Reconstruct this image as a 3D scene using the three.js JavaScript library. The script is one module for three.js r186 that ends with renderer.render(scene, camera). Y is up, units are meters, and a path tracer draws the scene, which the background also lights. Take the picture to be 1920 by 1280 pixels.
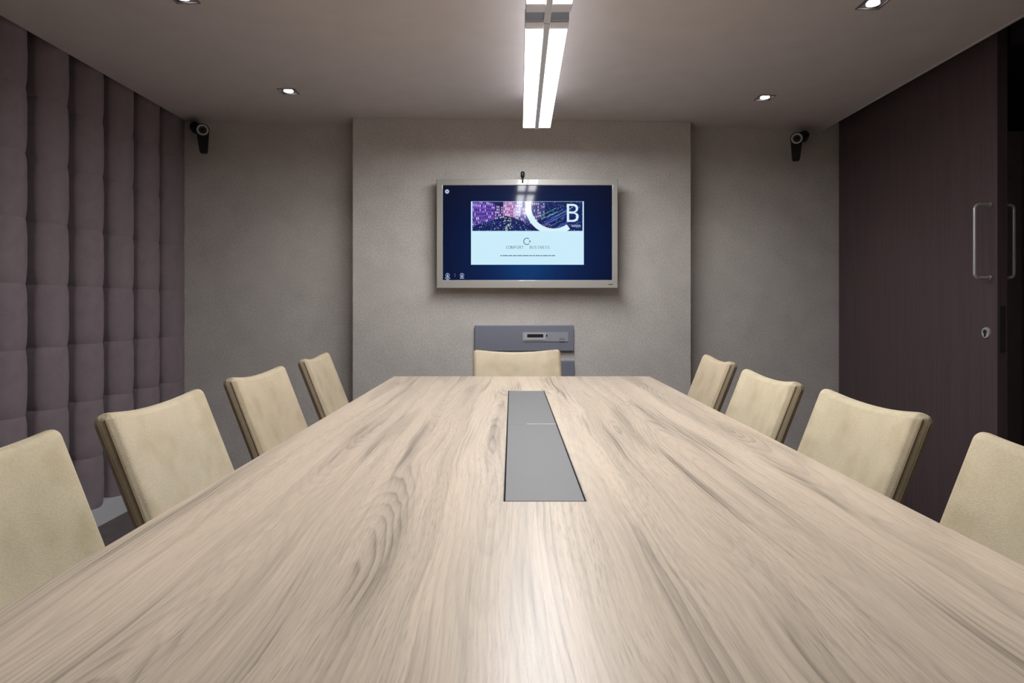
import * as THREE from 'three';
import { RectAreaLightUniformsLib } from 'three/addons/lights/RectAreaLightUniformsLib.js';
import { RoundedBoxGeometry } from 'three/addons/geometries/RoundedBoxGeometry.js';
import { mergeGeometries, toCreasedNormals } from 'three/addons/utils/BufferGeometryUtils.js';
import { createNoise2D } from 'simplex-noise';

// ---------------------------------------------------------------- camera, light, exposure
const scene = new THREE.Scene();
scene.background = new THREE.Color(0x000000);
const F = 1240, CAM_Y = 1.11, HORIZON = 575;                 // focal length and horizon in photo pixels
const camera = new THREE.PerspectiveCamera(2 * Math.atan(640 / F) * 180 / Math.PI, 1.5, 0.05, 40);
camera.position.set(0, CAM_Y, 0);
camera.lookAt(0, CAM_Y, -1);
camera.setViewOffset(1920, 1280, 0, 640 - HORIZON, 1920, 1280);   // shift lens: upright walls stay upright

const renderer = new THREE.WebGLRenderer();
renderer.toneMapping = THREE.LinearToneMapping;
renderer.toneMappingExposure = 2.0;
renderer.shadowMap.enabled = true;
RectAreaLightUniformsLib.init();
const PENDANT_RADIANCE = 17, ADDED_UP_RADIANCE = 0.7, PENDANT_COLOR = new THREE.Color().setRGB(0.99, 0.985, 1.0);
const SPOT_CANDELA = 0.42, SPOT_COLOR = new THREE.Color().setRGB(1, 0.95, 0.92);

// ---------------------------------------------------------------- helpers
let seed = 7;
const rnd = () => { seed = (seed * 1664525 + 1013904223) >>> 0; return seed / 4294967296; };
const noise = createNoise2D(rnd), noiseB = createNoise2D(rnd);
const fbm = (x, y) => 0.55 * noise(x, y) + 0.28 * noise(x * 2.1 + 9, y * 2.1) + 0.17 * noise(x * 4.3, y * 4.3 + 5);
const clamp = (x, a = 0, b = 1) => Math.min(b, Math.max(a, x));
const smooth = (a, b, x) => { const t = clamp((x - a) / (b - a)); return t * t * (3 - 2 * t); };
const mix = (a, b, t) => a + (b - a) * t;

const taken = {};
function numbered(name) { const n = taken[name] = (taken[name] ?? -1) + 1; return n ? name + '_' + String(n).padStart(3, '0') : name; }
function shadowed(o) { o.traverse((m) => { if (m.isMesh) { m.castShadow = true; m.receiveShadow = true; } }); return o; }
function part(name, geometry, material, parent) {
  const m = new THREE.Mesh(geometry, material);
  m.name = name; parent.add(m); shadowed(m);
  return m;
}
function thing(name, label, category, [x, y, z] = [0, 0, 0], turn = 0, group) {
  const o = new THREE.Group();
  o.name = numbered(name); o.position.set(x, y, z); o.rotation.y = turn;
  o.userData = { label, category };
  if (group) o.userData.group = group;
  scene.add(o);
  return o;
}
function structure(name, label, category) {
  const o = new THREE.Group();
  o.name = name; o.userData = { kind: 'structure', label, category };
  scene.add(o);
  return o;
}
function box(x0, x1, y0, y1, z0, z1) {                       // uv in metres
  const g = new THREE.BoxGeometry(x1 - x0, y1 - y0, z1 - z0);
  g.translate((x0 + x1) / 2, (y0 + y1) / 2, (z0 + z1) / 2);
  return metreUV(g);
}
function metreUV(g) {                                        // box-projected texture coordinates in metres
  const p = g.attributes.position, n = g.attributes.normal, uv = new Float32Array(p.count * 2);
  for (let i = 0; i < p.count; i++) {
    const ax = Math.abs(n.getX(i)), ay = Math.abs(n.getY(i)), az = Math.abs(n.getZ(i));
    const [u, v] = ax > ay && ax > az ? [p.getZ(i), p.getY(i)] : ay > az ? [p.getX(i), p.getZ(i)] : [p.getX(i), p.getY(i)];
    uv[2 * i] = u; uv[2 * i + 1] = v;
  }
  g.setAttribute('uv', new THREE.BufferAttribute(uv, 2));
  return g;
}
const rbox = (w, h, d, r, s = 3) => new RoundedBoxGeometry(w, h, d, s, r);
function texture(w, h, fn, { srgb = false, repeat = [1, 1], offset = [0, 0] } = {}) {
  const d = new Uint8Array(w * h * 4);
  for (let y = 0; y < h; y++) for (let x = 0; x < w; x++) {
    const c = fn(x / w, y / h, x, y), i = 4 * (y * w + x);
    d[i] = clamp(c[0]) * 255; d[i + 1] = clamp(c[1]) * 255; d[i + 2] = clamp(c[2]) * 255; d[i + 3] = 255;
  }
  const t = new THREE.DataTexture(d, w, h, THREE.RGBAFormat);
  t.magFilter = THREE.LinearFilter; t.minFilter = THREE.LinearMipmapLinearFilter; t.generateMipmaps = true;
  t.wrapS = t.wrapT = THREE.RepeatWrapping; t.repeat.set(...repeat); t.offset.set(...offset);
  if (srgb) t.colorSpace = THREE.SRGBColorSpace;
  t.needsUpdate = true;
  return t;
}
const tile = (f, u, v, w, h) => {                             // make a noise function repeat over w by h
  const x = u * w, y = v * h, a = smooth(0.8, 1, u), b = smooth(0.8, 1, v);
  return mix(mix(f(x, y), f(x - w, y), a), mix(f(x, y - h), f(x - w, y - h), a), b);
};
const grey = (v) => [v, v, v];

// ---------------------------------------------------------------- materials
// walls: woven vinyl covering, 0.5 m repeat
const weave = texture(512, 512, (u, v) => {
  const t = 0.5 + 0.22 * Math.sin(u * Math.PI * 2 * 120 + 2 * tile(fbm, u, v, 20, 20)) * Math.sin(v * Math.PI * 2 * 120) + 0.28 * tile(noise, u, v, 60, 60);
  return grey(t);
}, { repeat: [2, 2] });
const wallTone = texture(512, 512, (u, v) => {
  const k = 1 + 0.035 * tile(fbm, u, v, 5, 5) + 0.045 * tile(noise, u, v, 90, 90);
  return [0.815 * k, 0.798 * k, 0.776 * k];
}, { srgb: true, repeat: [0.7, 0.7] });
const M = {};
M.wall = new THREE.MeshStandardMaterial({ map: wallTone, roughness: 0.85, bumpMap: weave, bumpScale: 0.0006 });
M.ceiling = new THREE.MeshStandardMaterial({
  map: texture(256, 256, (u, v) => { const k = 1 + 0.02 * tile(fbm, u, v, 6, 6); return [0.86 * k, 0.832 * k, 0.832 * k]; }, { srgb: true, repeat: [0.6, 0.6] }), roughness: 0.9 });
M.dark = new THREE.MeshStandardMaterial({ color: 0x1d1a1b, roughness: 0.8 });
M.carpet = new THREE.MeshStandardMaterial({
  map: texture(512, 512, (u, v) => { const k = 1 + 0.18 * tile(noise, u, v, 140, 140) + 0.06 * tile(fbm, u, v, 9, 9); return [0.38 * k, 0.35 * k, 0.35 * k]; }, { srgb: true, repeat: [1.2, 1.2] }),
  roughness: 1, bumpMap: texture(256, 256, (u, v) => grey(0.5 + 0.5 * tile(noise, u, v, 90, 90)), { repeat: [2, 2] }), bumpScale: 0.002 });
M.quilt = new THREE.MeshPhysicalMaterial({
  map: texture(512, 512, (u, v) => { const k = 1 + 0.05 * tile(fbm, u, v, 6, 6) + 0.05 * tile(noise, u, v, 150, 150); return [0.56 * k, 0.51 * k, 0.535 * k]; }, { srgb: true, repeat: [1.5, 1.5] }),
  roughness: 0.75,
  bumpMap: weave, bumpScale: 0.0004 });
M.baseboard = new THREE.MeshStandardMaterial({ color: 0xd0d2d6, roughness: 0.45 });
M.trim = new THREE.MeshStandardMaterial({ color: 0xd8d4d2, roughness: 0.5 });
const doorGrain = (u, v) => tile((x, y) => 0.5 * noise(x * 60, y * 1.3) + 0.3 * noise(x * 170, y * 3) + 0.2 * noise(x * 9, y * 0.5), u, v, 1, 1);
M.doorWood = new THREE.MeshStandardMaterial({
  map: texture(1024, 512, (u, v) => { const k = 1 + 0.13 * doorGrain(u, v); return [0.345 * k, 0.285 * k, 0.295 * k]; }, { srgb: true, repeat: [1, 1] }),
  roughness: 0.52, bumpMap: texture(512, 256, (u, v) => grey(0.5 + 0.5 * doorGrain(u, v)), { repeat: [1, 1] }), bumpScale: 0.0004 });
M.corridor = new THREE.MeshStandardMaterial({ color: 0xb8a4a6, roughness: 0.7 });
M.steel = new THREE.MeshStandardMaterial({ color: 0xc9c9c6, roughness: 0.28, metalness: 0.95 });
M.pull = new THREE.MeshStandardMaterial({ color: 0xd4d4d0, roughness: 0.32, metalness: 0.45 });
M.darkSteel = new THREE.MeshStandardMaterial({ color: 0x57565a, roughness: 0.45, metalness: 0.8 });
M.keyhole = new THREE.MeshStandardMaterial({ color: 0x0c0b0b, roughness: 0.6 });
M.black = new THREE.MeshStandardMaterial({ color: 0x060607, roughness: 0.6 });
M.ring = new THREE.MeshStandardMaterial({ color: 0xdadad4, roughness: 0.5 });
M.cone = new THREE.MeshStandardMaterial({ color: 0x35373a, roughness: 0.6 });
M.bezel = new THREE.MeshPhysicalMaterial({ color: 0xa8a6a0, roughness: 0.35, clearcoat: 0.6, clearcoatRoughness: 0.05 });
M.lampBody = new THREE.MeshStandardMaterial({ color: 0xe4e6ee, roughness: 0.45 });
M.lampEnd = new THREE.MeshStandardMaterial({ color: 0xf0eff6, roughness: 0.5 });
M.lampJoint = new THREE.MeshStandardMaterial({ color: 0x98a2b6, roughness: 0.5 });
M.tube = new THREE.MeshStandardMaterial({ color: 0xffffff, roughness: 0.6, emissive: PENDANT_COLOR, emissiveIntensity: 3 });
M.addedUpGlow = new THREE.MeshStandardMaterial({ color: 0xffffff, roughness: 0.6, emissive: PENDANT_COLOR, emissiveIntensity: 0.3 });  // weak glow for the added strip on top of the lamps
M.bulb = new THREE.MeshStandardMaterial({ color: 0xffffff, roughness: 0.5, emissive: SPOT_COLOR, emissiveIntensity: 4 });
M.spotTrim = new THREE.MeshStandardMaterial({ color: 0x8d8889, roughness: 0.4, metalness: 0.6 });
M.spotWell = new THREE.MeshStandardMaterial({ color: 0x4b4648, roughness: 0.5, metalness: 0.5 });
M.unit = new THREE.MeshStandardMaterial({ color: 0x868a99, roughness: 0.5, metalness: 0.2 });
M.unitFace = new THREE.MeshStandardMaterial({ color: 0xa4aab4, roughness: 0.45, metalness: 0.2 });
M.unitFrame = new THREE.MeshStandardMaterial({ color: 0xbfbec6, roughness: 0.4 });
M.flap = new THREE.MeshStandardMaterial({
  map: texture(256, 256, (u, v) => grey(0.47 * (1 + 0.05 * tile(noise, u, v, 60, 60))), { srgb: true, repeat: [4, 4] }), roughness: 0.55, metalness: 0 });
M.flapRim = new THREE.MeshStandardMaterial({ color: 0x4a484a, roughness: 0.5, metalness: 0.4 });
M.tableFrame = new THREE.MeshStandardMaterial({ color: 0x6c6a6c, roughness: 0.5, metalness: 0.5 });

// limed oak laminate of the table top: 1.32 m across, 3.2 m along
const TABLE = { x0: -0.612, x1: 0.713, z0: -3.43, z1: -0.28, top: 0.75, thick: 0.04 };
const TW = TABLE.x1 - TABLE.x0, TL = TABLE.z1 - TABLE.z0;
const boards = [];
for (let x = 0; x < TW + 0.3;) { const w = 0.09 + 0.10 * rnd(); boards.push({ x, w, c: x + w * (0.2 + 0.6 * rnd()), a: 0.02 + 0.03 * rnd(), s: rnd() * 90, f: 80 + 70 * rnd(), tone: rnd() - 0.5, calm: rnd() }); x += w; }
function oak(u, v) {
  const x = u * TW, z = v * TL;
  const xw = x + 0.020 * noise(z * 0.6, x * 1.6) + 0.005 * noise(z * 2.2, x * 5 + 4);
  let b = boards[0];
  for (const k of boards) if (xw >= k.x) b = k;
  const dx = xw - b.c, dep = b.a + 0.05 * noise(z * 0.45 + b.s, 3.7) + 0.008 * noise(z * 2.0 + b.s, 8.1);
  const r = Math.sqrt(dx * dx + dep * dep) + 0.0012 * noise(x * 40, z * 4);
  const ph = (r * b.f) % 1, line = Math.pow(ph < 0.8 ? ph / 0.8 : (1 - ph) / 0.2, 2.5);       // slow rise, sharp late-wood edge
  const zone = smooth(0.05, 0.85, noiseB(x * 8 + b.s, z * 0.6) + 0.35 * noiseB(x * 22, z * 1.5));
  const streak = smooth(0.15, 0.85, noise(xw * 22 + b.s, z * 0.45) * 0.7 + 0.5 * noiseB(xw * 60, z * 1.1));
  const pore = smooth(0.35, 0.9, noise(xw * 420, z * 13)) * (0.35 + 0.65 * smooth(-0.5, 0.6, noiseB(x * 7 + 30, z * 0.8)));
  const fine = 0.6 * noiseB(xw * 170, z * 3.2) + 0.4 * noiseB(xw * 330, z * 9);
  const band = noise(xw * 11 + b.s, z * 0.22);
  return { line, zone, streak, pore, fine, band, tone: b.tone, wide: fbm(x * 3, z * 0.5) };
}
{
  const N = 2048, bump = new Uint8Array(N * N);
  const map = texture(N, N, (u, v, px, py) => {
    const o = oak(u, v);
    const d = 0.19 * o.line * (0.22 + 0.78 * o.zone) + 0.15 * o.streak * (0.4 + 0.6 * o.zone) + 0.055 * o.zone + 0.15 * o.pore + 0.045 * o.fine - 0.05 * o.tone - 0.03 * o.wide - 0.035 * o.band;
    bump[py * N + px] = clamp(0.75 - 0.4 * o.pore - 0.25 * o.line * o.zone + 0.15 * o.fine) * 255;
    const k = 1 - d, g = 0;                                                             // dark grain is greyer
    return [0.835 * k + g * 0.03, 0.770 * k + g * 0.06, 0.690 * k + g * 0.10];
  }, { srgb: true, repeat: [1 / TW, 1 / TL], offset: [0.5, 0.5] });
  const bmap = texture(1024, 1024, (u, v, x, y) => grey(bump[(2 * y) * N + 2 * x] / 255), { repeat: [1 / TW, 1 / TL], offset: [0.5, 0.5] });
  M.oak = new THREE.MeshStandardMaterial({ map, roughness: 0.33, bumpMap: bmap, bumpScale: 0.0002 });
}

// suede of the chairs: nap blotches that differ from chair to chair
const suedeBump = texture(256, 256, (u, v) => grey(0.5 + 0.5 * tile(noise, u, v, 80, 80)), { repeat: [4, 4] });
function suede(k, tint) {
  return new THREE.MeshPhysicalMaterial({
    map: texture(256, 256, (u, v) => {
      const n = tile(fbm, u + k * 0.31, v, 4, 4), p = smooth(-0.2, 0.9, tile(fbm, u, v + k * 0.17, 3, 3)), f = tile(noise, u, v, 70, 70);
      const m = 1 + 0.03 * n - 0.07 * p + 0.025 * f;
      return [tint[0] * m, tint[1] * m * (1 - 0.015 * p), tint[2] * m * (1 - 0.05 * p)];
    }, { srgb: true, repeat: [1.6, 1.6] }),
    roughness: 0.9, sheen: 0.25, sheenRoughness: 0.6, sheenColor: new THREE.Color(0.5, 0.45, 0.36), bumpMap: suedeBump, bumpScale: 0.0005 });
}
const suedes = [suede(0, [0.820, 0.768, 0.665]), suede(1.7, [0.810, 0.762, 0.650]), suede(3.1, [0.790, 0.728, 0.620])];
M.piping = new THREE.MeshStandardMaterial({ color: 0x9d8a6e, roughness: 0.85 });
M.leg = new THREE.MeshStandardMaterial({ color: 0x3a2d26, roughness: 0.5 });

// ---------------------------------------------------------------- the room
const CEIL = CAM_Y + 1.185, BACK_TURN = Math.atan(0.042);    // the screen wall is a little out of square
const zRecess = (x) => -(4.33 + 0.042 * x), zFront = (x) => -(4.19 + 0.042 * x);
const PAD = -2.085, DOOR_X = 2.18, EDGE_X = 2.087, ROOM_Z = 1.7;

{
  const o = structure('floor', 'dark grey carpet floor under the table', 'floor');
  part('carpet', box(-2.5, 3.6, -0.1, 0, -4.75, ROOM_Z + 0.1), M.carpet, o);
}
// screen wall: recessed wall with a projecting panel in the middle
{
  const o = structure('wall_back', 'taupe textured wall with a projecting middle panel behind the screen', 'wall');
  o.rotation.y = BACK_TURN; o.position.set(0, 0, zRecess(0));
  const g = box(-2.5, 3.7, 0, CEIL + 0.45, -0.16, 0);
  part('recessed_wall', g, M.wall, o);
  const x0 = -1.005, x1 = 1.140, p = new THREE.Group();
  part('projecting_panel', box(x0, x1, 0, CEIL - 0.001, 0, 0.14), M.wall, o);
}
// quilted wall: columns of upholstered squares
const rows = [0.097, 0.355, 0.640, 0.925, 1.210, 1.492, 1.775, 2.060, CEIL + 0.06];
const seams = [-4.262, -4.02, -3.75, -3.48, -3.21, -2.94];
while (seams.at(-1) < ROOM_Z) seams.push(Math.min(ROOM_Z, seams.at(-1) + 0.27));
{
  const o = structure('wall_left', 'mauve grey quilted upholstered wall of padded squares', 'wall');
  part('backing', box(-2.45, PAD - 0.205, 0, CEIL + 0.45, -4.5, ROOM_Z + 0.1), M.quilt, o);
  const D = 0.064, made = new Map();
  function cushion(w, h, variant, cut = -1) {                  // cut: a column trimmed at the corner keeps part of its width
    const key = [w.toFixed(3), h.toFixed(3), variant, cut].join();
    if (made.has(key)) return made.get(key);
    const nu = 20, nv = 12, pos = [], uv = [], idx = [];
    for (let j = 0; j <= nv; j++) for (let n = 0; n <= nu; n++) {
      const i = clamp(n - 1, 0, nu - 2) , q = -Math.cos(i / (nu - 2) * Math.PI) * 0.5 + (i / (nu - 2) * 2 - 1) * 0.5, u = mix(cut, 1, (q + 1) / 2) * 0.79, v = -Math.cos(j / nv * Math.PI) * 0.6 + (j / nv * 2 - 1) * 0.4;
      const e = Math.exp(-(1 - Math.abs(v)) / 0.09), pinch = Math.exp(-(1 - Math.abs(v)) / 0.3);
      const gap = 1 - 0.12 * Math.exp(-(1 - Math.abs(v)) / 0.22), uu = Math.abs(u) / 0.79, body = Math.pow(Math.max(0, 1 - uu * uu), 0.72);
      const d = D * body * (1 - 0.045 * e) * (1 - 0.03 * (v * v)) + 0.0015 * noise(u * 1.5 + variant * 7, v * 1.5) * (1 - u * u);
      pos.push(n === 0 || n === nu ? -0.145 : d, v * h / 2, (cut > -1 && u < 0 ? q : q * 0.79 * gap) * w / 2); uv.push(q * w / 2 + variant * 0.3, v * h / 2);
    }
    for (let j = 0; j < nv; j++) for (let i = 0; i < nu; i++) { const a = j * (nu + 1) + i, b = a + 1, c = a + nu + 1, d = c + 1; idx.push(a, c, b, b, c, d); }
    const g = new THREE.BufferGeometry();
    g.setAttribute('position', new THREE.Float32BufferAttribute(pos, 3)); g.setAttribute('uv', new THREE.Float32BufferAttribute(uv, 2));
    g.setIndex(idx); g.computeVertexNormals();
    made.set(key, g);
    return g;
  }
  for (let c = 0; c + 1 < seams.length; c++) for (let r = 0; r + 1 < rows.length; r++) {
    const z0 = seams[c], z1 = seams[c + 1], y0 = rows[r], y1 = rows[r + 1];
    const m = part('padded_square', cushion(z1 - z0, y1 - y0, (c * 3 + r * 2) % 4, c ? -1 : -0.7), M.quilt, o);
    m.position.set(PAD - D, (y0 + y1) / 2, (z0 + z1) / 2);
  }
  const b = structure('baseboard_left', 'pale grey baseboard under the quilted wall', 'baseboard');
  part('board', box(PAD - 0.205, PAD - 0.004, 0, 0.095, -4.24, ROOM_Z), M.baseboard, b);
}
// right side: sliding door, opening, dark panelling and the corridor behind
{
  const d = structure('door_1', 'dark brown wood sliding door with long steel pull', 'door');
  const DZ0 = -4.41, DZ1 = -2.97, T = 0.045;
  part('door_leaf', box(DOOR_X, DOOR_X + T, 0.008, CEIL + 0.10, DZ0, DZ1), M.doorWood, d);
  for (const s of [-1, 1]) {                                   // a pull on each face
    const x = s < 0 ? DOOR_X : DOOR_X + T, R = 0.022, P = s < 0 ? 0.072 : 0.060, pts = [], y0 = 1.242, y1 = 1.575, z = -3.012;
    pts.push(new THREE.Vector3(x - s * 0.004, y0, z));
    for (let k = 0; k <= 8; k++) { const a = k / 8 * Math.PI / 2; pts.push(new THREE.Vector3(x + s * (P - R + R * Math.sin(a)), y0 + R - R * Math.cos(a), z)); }
    for (let k = 0; k <= 8; k++) { const a = k / 8 * Math.PI / 2; pts.push(new THREE.Vector3(x + s * (P - R + R * Math.cos(a)), y1 - R + R * Math.sin(a), z)); }
    pts.push(new THREE.Vector3(x - s * 0.004, y1, z));
    const path = new THREE.CurvePath();
    for (let k = 0; k + 1 < pts.length; k++) path.add(new THREE.LineCurve3(pts[k], pts[k + 1]));
    const h = part('pull_handle', new THREE.TubeGeometry(path, 90, 0.0075, 10), M.pull, d);
    for (const y of [y0, y1]) { const g = new THREE.CylinderGeometry(0.011, 0.011, 0.003, 20); g.rotateZ(Math.PI / 2); g.translate(x + s * 0.0015, y, z); part('rose', g, M.steel, h); }
  }
  const lock = new THREE.CylinderGeometry(0.024, 0.026, 0.007, 32); lock.rotateZ(Math.PI / 2); lock.translate(DOOR_X - 0.0035, 0.991, -3.037);
  const L = part('lock_plate', lock, M.pull, d);
  const core = new THREE.CylinderGeometry(0.010, 0.010, 0.004, 24); core.rotateZ(Math.PI / 2); core.translate(DOOR_X - 0.009, 0.996, -3.037);
  part('lock_cylinder', core, M.darkSteel, L);
  part('keyhole', box(DOOR_X - 0.0115, DOOR_X - 0.0072, 0.973, 1.004, -3.0395, -3.0345), M.keyhole, L);
  part('edge_plate', box(DOOR_X + 0.011, DOOR_X + 0.034, 0.905, 1.115, DZ1, DZ1 + 0.002), M.darkSteel, d);

  part('slot_dark_box', box(EDGE_X + 0.001, DOOR_X - 0.003, CEIL + 0.042, CEIL + 0.11, -4.40, -1.76), M.dark, d);  // dark box added so the slot above the ceiling edge reads as shade
  const w = structure('wall_right', 'dark brown wood panelling beyond the doorway', 'wall');
  part('panelling', box(DOOR_X + 0.06, DOOR_X + 0.16, 0, CEIL + 0.45, -1.75, ROOM_Z + 0.1), M.doorWood, w);
  const c = structure('wall_corridor', 'dark corridor wall seen past the open door', 'wall');
  part('corridor_wall', box(3.45, 3.6, 0, CEIL + 0.45, -4.6, ROOM_Z + 0.1), M.corridor, c);
  part('corridor_end', box(DOOR_X + 0.16, 3.45, 0, CEIL + 0.45, -1.4, -1.3), M.corridor, c);
}
// ceiling with square holes for the downlights; it stops short of the door slot
const spots = [
  { x: -1.229, z: -3.637, label: 'square recessed downlight on quilted wall side, first row from screen wall' },
  { x: 1.433, z: -3.748, label: 'square recessed downlight on dark door side, first row from screen wall' },
  { x: -1.262, z: -2.535, label: 'square recessed downlight on quilted wall side, second row from screen wall' },
  { x: 1.412, z: -2.587, label: 'square recessed downlight on dark door side, second row from screen wall' },
  { x: -1.27, z: -1.42, label: 'square recessed downlight on quilted wall side, third row from screen wall' },
  { x: 1.41, z: -1.42, label: 'square recessed downlight on dark door side, third row from screen wall' },
  { x: -1.27, z: -0.3, label: 'square recessed downlight on quilted wall side, fourth row from screen wall' },
  { x: 1.41, z: -0.3, label: 'square recessed downlight on dark door side, fourth row from screen wall' },
];
const corridorSpot = { x: 2.85, z: -2.3, dim: 0.35, label: 'square recessed downlight in the corridor ceiling beyond the dark door' };
const HOLE = 0.041;
{
  const o = structure('ceiling', 'pale taupe painted ceiling', 'ceiling');
  const s = new THREE.Shape([new THREE.Vector2(-2.080, -ROOM_Z - 0.1), new THREE.Vector2(EDGE_X - 0.012, -ROOM_Z - 0.1), new THREE.Vector2(EDGE_X - 0.012, 4.47), new THREE.Vector2(-2.080, 4.47)]);
  for (const p of spots) s.holes.push(new THREE.Path([[-1, -1], [-1, 1], [1, 1], [1, -1]].map(([a, b]) => new THREE.Vector2(p.x + a * HOLE, -p.z + b * HOLE))));
  const g = new THREE.ExtrudeGeometry(s, { depth: 0.12, bevelEnabled: false });
  g.rotateX(-Math.PI / 2); g.translate(0, CEIL, 0);
  part('plaster', g, M.ceiling, o);
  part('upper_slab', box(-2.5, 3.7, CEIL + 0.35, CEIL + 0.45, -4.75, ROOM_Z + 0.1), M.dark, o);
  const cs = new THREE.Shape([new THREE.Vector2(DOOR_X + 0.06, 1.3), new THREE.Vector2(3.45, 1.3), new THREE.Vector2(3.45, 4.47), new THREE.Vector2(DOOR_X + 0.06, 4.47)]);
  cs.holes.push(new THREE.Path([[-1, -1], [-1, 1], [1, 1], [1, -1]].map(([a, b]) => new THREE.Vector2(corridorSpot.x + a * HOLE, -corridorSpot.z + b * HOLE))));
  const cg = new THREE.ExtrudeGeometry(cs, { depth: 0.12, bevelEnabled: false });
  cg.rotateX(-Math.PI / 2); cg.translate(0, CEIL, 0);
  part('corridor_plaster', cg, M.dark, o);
  const t = structure('trim_1', 'thin edge bead where ceiling meets the door slot', 'trim');
  part('edge_bead', box(EDGE_X - 0.012, EDGE_X, CEIL - 0.004, CEIL + 0.12, -4.415, ROOM_Z), M.trim, t);
  const f = structure('wall_front', 'taupe wall facing the screen', 'wall');
  part('plaster', box(-2.5, 3.7, 0, CEIL + 0.45, ROOM_Z, ROOM_Z + 0.12), M.wall, f);
}

// ---------------------------------------------------------------- conference table
{
  const t = thing('conference_table', 'long limed oak conference table with a grey cable flap strip', 'table', [(TABLE.x0 + TABLE.x1) / 2, 0, (TABLE.z0 + TABLE.z1) / 2]);
  const cx = t.position.x, cz = t.position.z;
  const IN = { x0: -0.018, x1: 0.1405, z0: -2.843, z1: -1.223 };
  const s = new THREE.Shape();
  const B = 0.002, hw = TW / 2 - B, hl = TL / 2 - B;
  s.moveTo(-hw, -hl); s.lineTo(hw, -hl); s.lineTo(hw, hl); s.lineTo(-hw, hl); s.closePath();
  const P = (x, z) => new THREE.Vector2(x - cx, -(z - cz));
  s.holes.push(new THREE.Path([P(IN.x0, IN.z0), P(IN.x0, IN.z1), P(IN.x1, IN.z1), P(IN.x1, IN.z0)]));
  const g = new THREE.ExtrudeGeometry(s, { depth: TABLE.thick - 2 * B, bevelEnabled: true, bevelSize: B, bevelThickness: B, bevelSegments: 2 });
  g.rotateX(-Math.PI / 2); g.translate(0, TABLE.top - TABLE.thick + B, 0);
  part('tabletop', g, M.oak, t);
  const tray = part('cable_tray', mergeGeometries([
    box(IN.x0 - cx - 0.004, IN.x1 - cx + 0.004, TABLE.top - 0.10, TABLE.top - 0.095, IN.z0 - cz - 0.004, IN.z1 - cz + 0.004),
    box(IN.x0 - cx, IN.x0 - cx + 0.003, TABLE.top - 0.10, TABLE.top - 0.001, IN.z0 - cz, IN.z1 - cz),
    box(IN.x1 - cx - 0.003, IN.x1 - cx, TABLE.top - 0.10, TABLE.top - 0.001, IN.z0 - cz, IN.z1 - cz),
    box(IN.x0 - cx, IN.x1 - cx, TABLE.top - 0.10, TABLE.top - 0.001, IN.z0 - cz, IN.z0 - cz + 0.003),
    box(IN.x0 - cx, IN.x1 - cx, TABLE.top - 0.10, TABLE.top - 0.001, IN.z1 - cz - 0.003, IN.z1 - cz)]), M.flapRim, t);
  const mid = -2.028;
  const flap = (z0, z1) => { const f = rbox(IN.x1 - IN.x0 - 0.010, 0.006, z1 - z0, 0.0015, 2); f.translate((IN.x0 + IN.x1) / 2 - cx, TABLE.top - 0.003, (z0 + z1) / 2 - cz); return metreUV(f); };
  part('cable_flap', flap(IN.z0 + 0.005, mid - 0.001), M.flap, t);
  part('cable_flap', flap(mid + 0.001, IN.z1 - 0.005), M.flap, t);
  part('flap_seam', box(0.046 - cx, 0.134 - cx, TABLE.top - 0.002, TABLE.top + 0.0008, mid - cz - 0.004, mid - cz + 0.004), M.unitFrame, t);
  for (const z of [-2.55, -0.85]) {
    const l = part('pedestal', rbox(0.16, 0.66, 0.40, 0.01), M.tableFrame, t); l.position.set(0, 0.35, z - cz);
    const f = part('foot_plate', rbox(0.36, 0.02, 0.60, 0.006), M.tableFrame, l); f.position.set(0, -0.34, 0);
  }
  part('beam', box(-0.03, 0.03, TABLE.top - 0.16, TABLE.top - 0.105, -2.55 - cz, -0.85 - cz), M.tableFrame, t);
}

// ---------------------------------------------------------------- chairs
function softBox(w, h, t, r, nx, ny, nz, warp) {             // a box with rounded edges, fine enough to bend
  const line = (size, n) => { const e = [], k = 4, half = size / 2; for (let i = 0; i <= k; i++) e.push(-half + r * (1 - Math.cos(i / k * Math.PI / 2))); const m = []; for (let i = 1; i < n; i++) m.push(mix(-half + r, half - r, i / n)); return [...e, ...m, ...e.map((v) => -v).reverse()]; };
  const X = line(w, nx), Y = line(h, ny), Z = line(t, nz);
  const g = new THREE.BoxGeometry(1, 1, 1, X.length - 1, Y.length - 1, Z.length - 1), p = g.attributes.position, v = new THREE.Vector3(), c = new THREE.Vector3();
  const pick = (A, q) => A[Math.round((q + 0.5) * (A.length - 1))];
  for (let i = 0; i < p.count; i++) {
    v.set(pick(X, p.getX(i)), pick(Y, p.getY(i)), pick(Z, p.getZ(i)));
    c.set(clamp(v.x, -w / 2 + r, w / 2 - r), clamp(v.y, -h / 2 + r, h / 2 - r), clamp(v.z, -t / 2 + r, t / 2 - r));
    v.sub(c); if (v.lengthSq() > 0) v.setLength(r); v.add(c);
    warp(v); p.setXYZ(i, v.x, v.y, v.z);
  }
  metreUV(g);
  return toCreasedNormals(g, 1.2);
}
const CH = { w: 0.485, len: 0.475, t: 0.052, tilt: 0.372 };
const bend = (v) => { const k = 1 - Math.pow(2 * v.x / CH.w, 2); v.y -= 0.012 * k * smooth(0, 0.5, v.y / CH.len); v.z -= 0.020 * k; if (v.z > -0.02 * k) v.z -= 0.006 * Math.pow(smooth(0.80, 1, Math.abs(2 * v.x / CH.w)), 2); };
const backShape = softBox(CH.w, CH.len, CH.t, 0.021, 14, 6, 2, bend);
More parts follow.
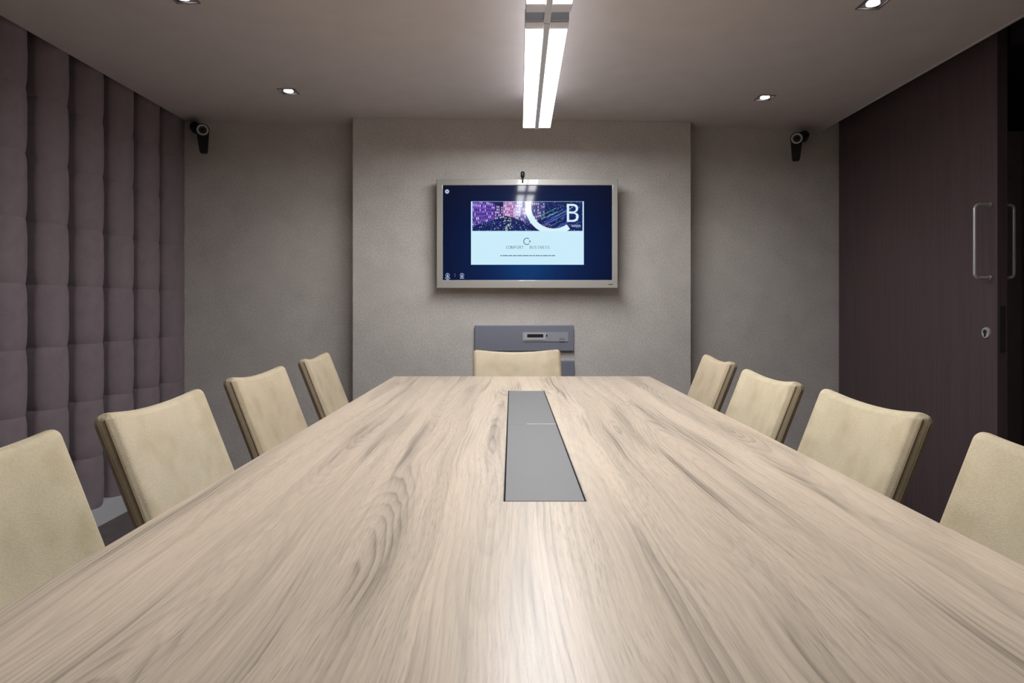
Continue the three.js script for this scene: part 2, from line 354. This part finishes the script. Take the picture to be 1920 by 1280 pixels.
const seatShape = softBox(0.44, 0.10, 0.44, 0.025, 4, 2, 4, (v) => { if (v.y > 0) v.y += 0.012 * (1 - Math.pow(2 * v.x / 0.44, 2)) * (1 - Math.pow(2 * v.z / 0.44, 2)); });
function seamPath(x, z) {                                     // a stitched welt up one side and round the top corner
  const pts = [];
  for (let i = 0; i <= 12; i++) { const v = new THREE.Vector3(x, mix(-CH.len / 2 + 0.02, CH.len / 2 - 0.016, i / 12), z); bend(v); pts.push(v); }
  return new THREE.TubeGeometry(new THREE.CatmullRomCurve3(pts), 24, 0.0018, 5);
}
const seamShapes = [];
for (const sx of [-1, 1]) for (const sz of [-0.6, 0.6]) seamShapes.push(seamPath(sx * CH.w / 2, sz * (CH.t / 2 - 0.006)));
const legShape = (() => { const g = new THREE.CylinderGeometry(0.022, 0.015, 0.38, 4, 1); g.rotateY(Math.PI / 4); return g; })();
function chair(label, x, z, turn, fabric) {
  const c = thing('conference_chair', label, 'chair', [x, 0, z], turn, 'beige suede conference chairs around the table');
  const back = part('backrest', backShape, fabric, c);
  const L2 = CH.len / 2;
  back.rotation.x = -CH.tilt;
  back.position.set(0, 0.889 - L2 * Math.cos(CH.tilt) - CH.t / 2 * Math.sin(CH.tilt) + 0.006, -0.375 + L2 * Math.sin(CH.tilt) - CH.t / 2 * Math.cos(CH.tilt));
  for (const s of seamShapes) part('seam', s, M.piping, back);
  const seat = part('seat', seatShape, fabric, c); seat.position.set(0, 0.43, 0.0);
  for (const [sx, sz] of [[-1, 1], [1, 1], [-1, -1], [1, -1]]) { const l = part('leg', legShape, M.leg, c); l.position.set(sx * 0.185, 0.19, sz * 0.185); }
  return c;
}
const Q = Math.PI / 2;
const side = (...a) => { chair(...a).scale.x = 0.91; };
chair('beige suede chair at the head of the table, under the wall screen', 0.058, -3.29, 0.08, suedes[0]).scale.y = 0.985;
const SL = 'beige suede chair on the quilted wall side of the table, ', SR = 'beige suede chair on the dark door side of the table, ';
side(SL + 'first from screen wall', -0.520, -3.09, Q + 0.05, suedes[2]);
side(SL + 'second from screen wall', -0.497, -2.305, Q - 0.03, suedes[2]);
side(SL + 'third from screen wall', -0.470, -1.613, Q + 0.01, suedes[0]);
side(SL + 'fourth from screen wall', -0.455, -1.010, Q, suedes[1]);
side(SR + 'first from screen wall', 0.520, -2.95, -Q - 0.05, suedes[2]);
side(SR + 'second from screen wall', 0.460, -2.195, -Q, suedes[1]);
side(SR + 'third from screen wall', 0.476, -1.611, -Q + 0.01, suedes[1]);
side(SR + 'fourth from screen wall', 0.458, -0.986, -Q, suedes[1]);

// ---------------------------------------------------------------- wall screen
function screenImage() {
  const W = 1280, H = 720, k = W / 320, c = document.createElement('canvas'); c.width = W; c.height = H;
  const x = c.getContext('2d'), X = (p) => (p - 829) * k, Y = (p) => (p - 346) * k;
  x.fillStyle = '#0b1533'; x.fillRect(0, 0, W, H);
  const bg = x.createRadialGradient(X(990), Y(500), 60, X(990), Y(470), 760);
  bg.addColorStop(0, '#12386c'); bg.addColorStop(0.35, '#0f2450'); bg.addColorStop(0.7, '#0d193b'); bg.addColorStop(1, '#0a1128');
  x.fillStyle = bg; x.fillRect(0, 0, W, H);
  // the slide
  x.fillStyle = '#cbecfa'; x.fillRect(X(883), Y(377), 212 * k, 119 * k);
  const px0 = X(885.5), py0 = Y(377.5), pw = 207 * k, ph = 55 * k;
  x.save(); x.beginPath(); x.rect(px0, py0, pw, ph); x.clip();
  x.fillStyle = '#1b2358'; x.fillRect(px0, py0, pw, ph);
  const r = rnd, dot = (cx, cy, w, h, col) => { x.fillStyle = col; x.fillRect(cx, cy, w, h); };
  const pick = (list) => list[Math.floor(r() * list.length)];
  const facade = (x0, x1, tl, tr, bl, br, cols, fl, wall, lit) => {             // a house front running into the street
    x.fillStyle = wall; x.beginPath(); x.moveTo(px0 + x0 * k, py0 + tl * k); x.lineTo(px0 + x1 * k, py0 + tr * k); x.lineTo(px0 + x1 * k, py0 + br * k); x.lineTo(px0 + x0 * k, py0 + bl * k); x.fill();
    for (let i = 0; i < cols; i++) for (let j = 0; j < fl; j++) {
      const u = (i + 0.3) / cols, v = (j + 0.25) / fl, t = tl + (tr - tl) * u, b = bl + (br - bl) * u;
      dot(px0 + (x0 + (x1 - x0) * u) * k, py0 + (t + (b - t) * v) * k, (x1 - x0) / cols * 0.5 * k, (b - t) / fl * 0.6 * k, pick(lit));
    }
  };
  facade(0, 42, -8, 4, 46, 34, 13, 6, '#6b4fae', ['#2a1f6a', '#b79ee8', '#3b2a86', '#d9c8f6', '#1f1a58']);
  facade(42, 60, 6, 10, 34, 30, 6, 5, '#4d3f86', ['#d8cbe8', '#2a2560', '#efe3f2', '#e9d9b0']);
  facade(58, 80, -6, -6, 26, 30, 7, 6, '#b98bc0', ['#5b3a86', '#e8c6e2', '#f3d9ea', '#7a4a90']);
  facade(80, 104, -6, -10, 32, 40, 7, 7, '#6d63a8', ['#1c1d52', '#e3dcf4', '#2c2d6e', '#c9bfe6']);
  facade(104, 136, -8, -2, 44, 30, 9, 7, '#50508a', ['#c9b9d9', '#1d2158', '#e2d9c8', '#33407e']);
  for (let i = 0; i < 520; i++) {                                             // street, blue and dark
    const u = r(), v = 0.62 + 0.38 * r() - 0.12 * Math.abs(u - 0.5);
    dot(px0 + u * 106 * k, py0 + (v + 0.04) * ph, (0.6 + 1.2 * r()) * k, (0.6 + 1.2 * r()) * k, pick(['#13204f', '#1c3476', '#0d3a52', '#1d2c74', '#3a56a0', '#0f1c48', '#a9c4ee']));
  }
  for (let i = 0; i < 34; i++) dot(px0 + (60 + 12 * r()) * k, py0 + (27 + 27 * r()) * k, 1.5 * k, 1.5 * k, pick(['#d8e3b0', '#f0f2d8', '#9fb79a']));
  for (let i = 0; i < 620; i++) {                                             // avenue at night, blue and green
    const u = r(), v = r();
    dot(px0 + (128 + u * 80) * k, py0 + v * ph, (0.7 + 1.5 * r()) * k, (0.6 + 1.3 * r()) * k, pick(['#173a86', '#0f2a5e', '#1f5f76', '#1e2f8e', '#5a97b8', '#0b1f48', '#2f46a4', '#102b6a', '#0a1c40']));
  }
  for (let i = 0; i < 18; i++) { x.strokeStyle = ['#5f62c4', '#4aa39c', '#2f46a8', '#7fc0b4'][i % 4]; x.lineWidth = (0.4 + 0.8 * r()) * k; const a = (124 + r() * 44) * k, b = (24 + r() * 28) * k; x.beginPath(); x.moveTo(px0 + a, py0 + b); x.lineTo(px0 + a + 30 * k, py0 + b - 15 * k); x.stroke(); }
  for (let i = 0; i < 40; i++) dot(px0 + (124 + 24 * r()) * k, py0 + (42 + 12 * r()) * k, 1.6 * k, 1.2 * k, pick(['#c9b8a4', '#e2d5c4', '#8f8a98', '#4a4a72']));
  for (let i = 0; i < 420; i++) dot(px0 + r() * pw, py0 + r() * ph, (0.4 + 0.8 * r()) * k, (0.4 + 1.0 * r()) * k, pick(['#dfe2f2', '#0c1236', '#8f93c0', '#141a48', '#b9b6d6']));
  x.restore();
  x.strokeStyle = '#d9f1fc'; x.lineWidth = 11 * k; x.lineCap = 'butt';
  x.save(); x.beginPath(); x.rect(X(883), Y(377), 212 * k, 56 * k); x.clip();
  x.beginPath(); x.arc(X(1038), Y(386), 47.5 * k, Math.PI * 0.30, Math.PI * 1.4); x.stroke(); x.restore();
  x.fillStyle = '#d9f1fc'; x.font = `bold ${47 * k}px sans-serif`; x.textAlign = 'left'; x.textBaseline = 'alphabetic';
  x.save(); x.translate(X(1058.5), Y(415.5)); x.font = `${47 * k}px sans-serif`; x.fillText('B', 0, 0); x.restore();
  x.strokeStyle = '#c9d8ef'; x.lineWidth = 0.6 * k; x.beginPath(); x.moveTo(X(1072), Y(424)); for (let i = 0; i < 14; i++) x.lineTo(X(1072 + i * 1.3), Y(422 + (i % 2 ? 3 : -1))); x.stroke();
  // small emblem and lettering
  x.strokeStyle = '#4d5b66'; x.lineWidth = 1.3 * k; x.beginPath(); x.arc(X(988), Y(452), 6 * k, Math.PI * 0.27, Math.PI * 1.73); x.stroke();
  x.fillStyle = '#4d5b66'; x.textAlign = 'center'; x.font = `bold ${5.5 * k}px sans-serif`; x.fillText('B', X(993.5), Y(454));
  x.fillStyle = '#6f7f8a'; x.font = `${7.6 * k}px sans-serif`;
  const word = 'COMFORT  BUSINESS', n = word.length; for (let i = 0; i < n; i++) x.fillText(word[i], X(951 + i * (78 / (n - 1))), Y(466));
  x.fillStyle = '#56646f'; for (let q = 938; q < 1040;) { const w = 3 + 9 * r(); x.fillRect(X(q), Y(478.2), Math.min(w, 1041 - q) * k, 1.5 * k); q += w + 1.1; }
  // player icons
  x.fillStyle = '#b9c6de'; x.beginPath(); x.arc(X(838), Y(358.5), 4 * k, 0, 7); x.fill(); x.fillStyle = '#1a2550'; x.fillRect(X(836), Y(358), 4 * k, 1.2 * k);
  for (const cx of [839, 866]) {
    x.strokeStyle = '#a9b6d8'; x.lineWidth = 1 * k; x.beginPath(); x.arc(X(cx), Y(515.5), 3.4 * k, 0, 7); x.stroke();
    x.fillStyle = '#c4cff0'; x.beginPath(); x.moveTo(X(cx), Y(513)); x.lineTo(X(cx - 1.5), Y(518)); x.lineTo(X(cx + 1.5), Y(518)); x.fill();
    x.fillStyle = '#9fadd0'; x.fillRect(X(cx - (cx < 850 ? 5 : 4)), Y(520.2), (cx < 850 ? 10 : 8) * k, 1.7 * k);
  }
  x.fillRect(X(836.5), Y(523), 5 * k, 1.5 * k); x.fillStyle = '#62708f'; x.fillRect(X(852.3), Y(512), 0.9 * k, 7 * k);
  const t = new THREE.CanvasTexture(c); t.colorSpace = THREE.SRGBColorSpace; t.magFilter = THREE.LinearFilter;
  return t;
}
const ZT = 4.085, at = (px, z) => (px - 960) * z / F, up = (py, z) => CAM_Y + (HORIZON - py) * z / F;
{
  const x0 = at(818.5, ZT), x1 = at(1158.5, ZT), y0 = up(540, ZT), y1 = up(335.5, ZT), cx = (x0 + x1) / 2, cy = (y0 + y1) / 2;
  const t = thing('wall_screen', 'large flat television with silver frame showing a presentation slide', 'television', [cx, cy, -ZT]);
  const sx0 = at(829, ZT) - cx, sx1 = at(1149, ZT) - cx, sy0 = up(526, ZT) - cy, sy1 = up(346, ZT) - cy, hw = (x1 - x0) / 2, hh = (y1 - y0) / 2;
  const s = new THREE.Shape([[-1, -1], [1, -1], [1, 1], [-1, 1]].map(([a, b]) => new THREE.Vector2(a * (hw - 0.004), b * (hh - 0.004))));
  s.holes.push(new THREE.Path([[sx0, sy0], [sx0, sy1], [sx1, sy1], [sx1, sy0]].map(([a, b]) => new THREE.Vector2(a, b))));
  const g = new THREE.ExtrudeGeometry(s, { depth: 0.018, bevelEnabled: true, bevelSize: 0.004, bevelThickness: 0.004, bevelSegments: 3 });
  g.translate(0, 0, -0.022);
  const bez = part('bezel', g, M.bezel, t);
  const led = part('indicator', new THREE.SphereGeometry(0.004, 12, 8), M.unitFrame, bez); led.scale.z = 0.4; led.position.set(at(835, ZT) - cx, up(534.5, ZT) - cy, 0);
  const lg = part('badge', box(-0.014, 0.014, -0.002, 0.002, 0, 0.001), M.darkSteel, bez); lg.position.set(at(1145, ZT) - cx, up(533, ZT) - cy, 0);
  const img = screenImage();
  const glass = new THREE.PlaneGeometry(sx1 - sx0, sy1 - sy0);
  const scr = part('screen', glass, new THREE.MeshPhysicalMaterial({ color: 0x020203, roughness: 0.06, specularIntensity: 0.4, emissive: 0xffffff, emissiveMap: img, emissiveIntensity: 0.5, name: 'screen' }), t);
  scr.position.set((sx0 + sx1) / 2, (sy0 + sy1) / 2, -0.008);
  const h = part('housing', rbox(hw * 2 - 0.03, hh * 2 - 0.03, 0.032, 0.006), M.black, t); h.position.z = -0.036;
  const br = part('wall_bracket', box(-0.2, 0.2, -0.15, 0.15, -(4.19 + 0.042 * cx) + ZT + 0.008, -0.05), M.darkSteel, t);
  // webcam clipped on the top edge
  const w = thing('webcam', 'small dark webcam perched on top of the television', 'webcam', [at(980, ZT), y1, -ZT + 0.0]);
  const body = part('camera_body', new THREE.CapsuleGeometry(0.0125, 0.018, 6, 16), M.black, w); body.position.set(0, 0.028, -0.006);
  const lens = new THREE.CylinderGeometry(0.006, 0.006, 0.004, 16); lens.rotateX(Q); const le = part('lens', lens, M.cone, body); le.position.set(0, 0.004, 0.0125);
  const foot = part('clip', mergeGeometries([rbox(0.016, 0.006, 0.03, 0.002).translate(0, 0.003, -0.010), rbox(0.010, 0.030, 0.005, 0.002).translate(0, -0.010, 0.003), rbox(0.008, 0.02, 0.008, 0.002).translate(0, 0.012, -0.006)]), M.black, w);
}

// ---------------------------------------------------------------- control unit below the screen
{
  const ZU = 4.17, ang = BACK_TURN;
  const unit = (name, label, px0, px1, py0, py1, depth) => {
    const x0 = at(px0, ZU), x1 = at(px1, ZU), y0 = up(py1, ZU), y1 = up(py0, ZU), cx = (x0 + x1) / 2;
    const t = thing(name, label, 'control unit', [cx, y0, zFront(cx)], ang);
    const b = part('housing', rbox(x1 - x0, y1 - y0, depth, 0.004), M.unit, t); b.position.set(0, (y1 - y0) / 2, depth / 2);
    return { t, w: x1 - x0, h: y1 - y0, d: depth, cx, y0 };
  };
  const u = unit('wall_control_unit', 'wide blue grey wall unit with a small dark display below television', 890, 1076, 609.5, 658, 0.03);
  const lx = (p) => at(p, ZU) - u.cx, ly = (p) => up(p, ZU) - u.y0;
  const plate = (name, px0, px1, py0, py1, z0, z1, m, parent) => part(name, box(lx(px0), lx(px1), ly(py1), ly(py0), z0, z1), m, parent);
  const face = plate('control_panel', 979, 1065, 622.5, 640, u.d, u.d + 0.004, M.unitFace, u.t);
  plate('display_frame', 981, 1023, 623.5, 637, u.d + 0.004, u.d + 0.008, M.unitFrame, face);
  plate('display', 988, 1018, 626, 632, u.d + 0.008, u.d + 0.0095, M.keyhole, face);
  const kn = new THREE.CylinderGeometry(0.005, 0.005, 0.006, 14); kn.rotateX(Q); kn.translate(lx(1024.5), ly(628.5), u.d + 0.006); part('button', kn, M.keyhole, face);
  for (let i = 0; i < 3; i++) for (let j = 0; j < 2; j++) plate('button', 1049 + i * 3.6, 1050.6 + i * 3.6, 635 + j * 4.5 - 0.5, 637 + j * 4.5 - 0.5, u.d + 0.0002, u.d + 0.006, M.darkSteel, face);
  unit('wall_control_box', 'plain blue grey wall box behind the head chair, under the control unit', 890, 1077, 676, 752, 0.03);
}

// ---------------------------------------------------------------- corner speakers
function speaker(label, px, py, z, mirror, turn) {
  const t = thing('corner_speaker', label, 'speaker', [at(px, z), up(py, z), -z], turn, 'small black speakers high on the screen wall');
  const r = 0.034;
  const can = new THREE.CylinderGeometry(r + 0.006, r, 0.075, 28); can.rotateX(Q); can.translate(0, 0, -0.03); part('can', can, M.black, t);
  const ring = part('ring', new THREE.TorusGeometry(r - 0.005, 0.0055, 10, 32), M.ring, t); ring.position.z = 0.008;
  const cone = new THREE.CylinderGeometry(r - 0.006, 0.012, 0.014, 24, 1, false); cone.rotateX(Q); const c = part('cone', cone, M.cone, t); c.position.z = -0.001 + 0.002;
  const cap = part('dust_cap', new THREE.SphereGeometry(0.012, 16, 10), M.black, t); cap.scale.z = 0.5; cap.position.z = 0.008;
  const shape = new THREE.Shape();                             // tapering lower body
  shape.moveTo(-0.034, 0); shape.lineTo(0.032, 0); shape.lineTo(0.024, -0.125); shape.quadraticCurveTo(0.022, -0.133, 0.014, -0.133); shape.lineTo(-0.006, -0.133); shape.quadraticCurveTo(-0.014, -0.133, -0.017, -0.122); shape.closePath();
  const g = new THREE.ExtrudeGeometry(shape, { depth: 0.045, bevelEnabled: true, bevelSize: 0.003, bevelThickness: 0.003, bevelSegments: 2 });
  if (mirror > 0) { g.scale(-1, 1, 1); const id = g.attributes.position; for (let i = 0; i < id.count; i += 3) for (const a of Object.values(g.attributes)) for (let k = 0; k < a.itemSize; k++) { const q = a.getComponent(i, k); a.setComponent(i, k, a.getComponent(i + 2, k)); a.setComponent(i + 2, k, q); } }
  g.translate(0, 0, -0.05); part('body', g, M.black, t);
  const arm = part('bracket', new THREE.TubeGeometry(new THREE.CatmullRomCurve3([new THREE.Vector3(0, 0.005, -0.04), new THREE.Vector3(mirror * 0.045, 0.035, -0.06), new THREE.Vector3(mirror * 0.05, 0.045, -0.195)]), 16, 0.028, 12), M.black, t);
  return t;
}
speaker('small black speaker with pale ring in the corner by the quilted wall', 380, 244, 4.10, -1, 0.38);
speaker('small black speaker with dull ring in the corner by the dark door', 1494, 260, 4.25, 1, -0.36);

// ---------------------------------------------------------------- pendant lamps
function pendant(label, length, zNear, xNear) {
  const y = CAM_Y + 1.014, W = 0.152, H = 0.045, lead = 0.062, turn = -Math.atan(0.0105);
  const t = thing('pendant_lamp', label, 'ceiling lamp', [xNear, y, zNear], -turn * -1, 'linear pendant lamps over the table');
  t.rotation.y = -0.0105;
  const half = W / 2, L = length;                               // local: runs along -z from the near end
  part('housing', rbox(W + 0.006, H, L, 0.004).translate(0, 0.004 + H / 2, -L / 2), M.lampBody, t);
  part('centre_rail', rbox(0.024, 0.014, L - 0.004, 0.003).translate(0, 0.0, -L / 2), M.lampBody, t);
  for (const e of [0, 1]) part('end_plate', box(-half, half, -0.001, 0.004, e ? -L + 0.002 : -lead + 0.004, e ? -L + (L - lead - 1.32) : -0.002), M.lampEnd, t);
  const zc = -lead - 0.66;
  for (const s of [-1, 1]) {
    const d = part('diffuser', rbox(0.0635, 0.010, 1.318, 0.002).translate(s * 0.0445, 0.001, zc), M.tube, t);
    const l = new THREE.RectAreaLight(PENDANT_COLOR, PENDANT_RADIANCE, 0.0635, 1.318);
    l.name = 'pendant_light'; l.position.set(s * 0.0445, -0.006, zc); l.rotation.x = -Q; l.castShadow = true;
    t.add(l);
  }
  part('added_upper_glow', rbox(0.10, 0.006, 1.318, 0.002).translate(0, 0.004 + H + 0.002, zc), M.addedUpGlow, t);  // unseen strip added: stands in for lens bloom on the ceiling, lifts bounce
  const ul = new THREE.RectAreaLight(PENDANT_COLOR, ADDED_UP_RADIANCE, 0.10, 1.318);
  ul.name = 'added_uplight'; ul.position.set(0, 0.004 + H + 0.007, zc); ul.rotation.x = Q; ul.castShadow = true;  // added upward light, brightens the ceiling around the lamp
  t.add(ul);
  for (const z of [-0.2, -L + 0.2]) {
    const len = CEIL - y - 0.004 - H;
    part('suspension_cable', new THREE.CylinderGeometry(0.0015, 0.0015, len, 6).translate(0, 0.004 + H + len / 2, z), M.steel, t);
  }
  return t;
}
const LZ = 2.355, far = pendant('white twin tube pendant lamp, the one hanging toward the screen wall', 1.40, -LZ, 0.125);
pendant('white twin tube pendant lamp, the one hanging away from the screen wall', 1.45, -(LZ - 0.078 - 1.45), 0.110);
{
  const t = thing('lamp_connector', 'blue grey connector piece between the two pendant lamps', 'lamp part', [0.1243, CAM_Y + 1.014, -LZ + 0.039], -0.0105);
  part('connector_body', rbox(0.150, 0.035, 0.078, 0.003).translate(0, 0.024, 0), M.lampJoint, t);
  part('centre_rail', rbox(0.024, 0.014, 0.078, 0.003).translate(0, 0.001, 0), M.lampBody, t);
}

// ---------------------------------------------------------------- recessed downlights
for (const p of [...spots, corridorSpot]) {
  const t = thing('recessed_downlight', p.label, 'downlight', [p.x, CEIL, p.z], 0, 'square recessed downlights in the ceiling');
  const h = HOLE - 0.001, T = 0.0015, D = 0.05;
  part('well', mergeGeometries([box(-h, -h + T, 0.0, D, -h, h), box(h - T, h, 0.0, D, -h, h), box(-h, h, 0.0, D, -h, -h + T), box(-h, h, 0.0, D, h - T, h), box(-h, h, D, D + T, -h, h)]), M.spotWell, t);
  const o = HOLE + 0.006;
  part('trim_frame', mergeGeometries([box(-o, -h, -0.003, 0, -o, o), box(h, o, -0.003, 0, -o, o), box(-h, h, -0.003, 0, -o, -h), box(-h, h, -0.003, 0, h, o)]), M.spotTrim, t);
  const lamp = part('lamp_holder', new THREE.CylinderGeometry(0.029, 0.022, 0.040, 28).translate(0, 0.030, 0), M.spotWell, t); lamp.scale.y = 1;
  part('bulb', new THREE.CylinderGeometry(0.025, 0.025, 0.006, 28).translate(0, 0.001, 0), M.bulb, t);
  const l = new THREE.SpotLight(SPOT_COLOR, SPOT_CANDELA * (p.dim ?? 1), 0, 0.95, 0.7, 2);
  l.name = 'downlight_beam'; l.position.set(0, -0.004, 0); l.target.position.set(0, -1, 0); l.castShadow = true;
  t.add(l, l.target);
}

renderer.render(scene, camera);
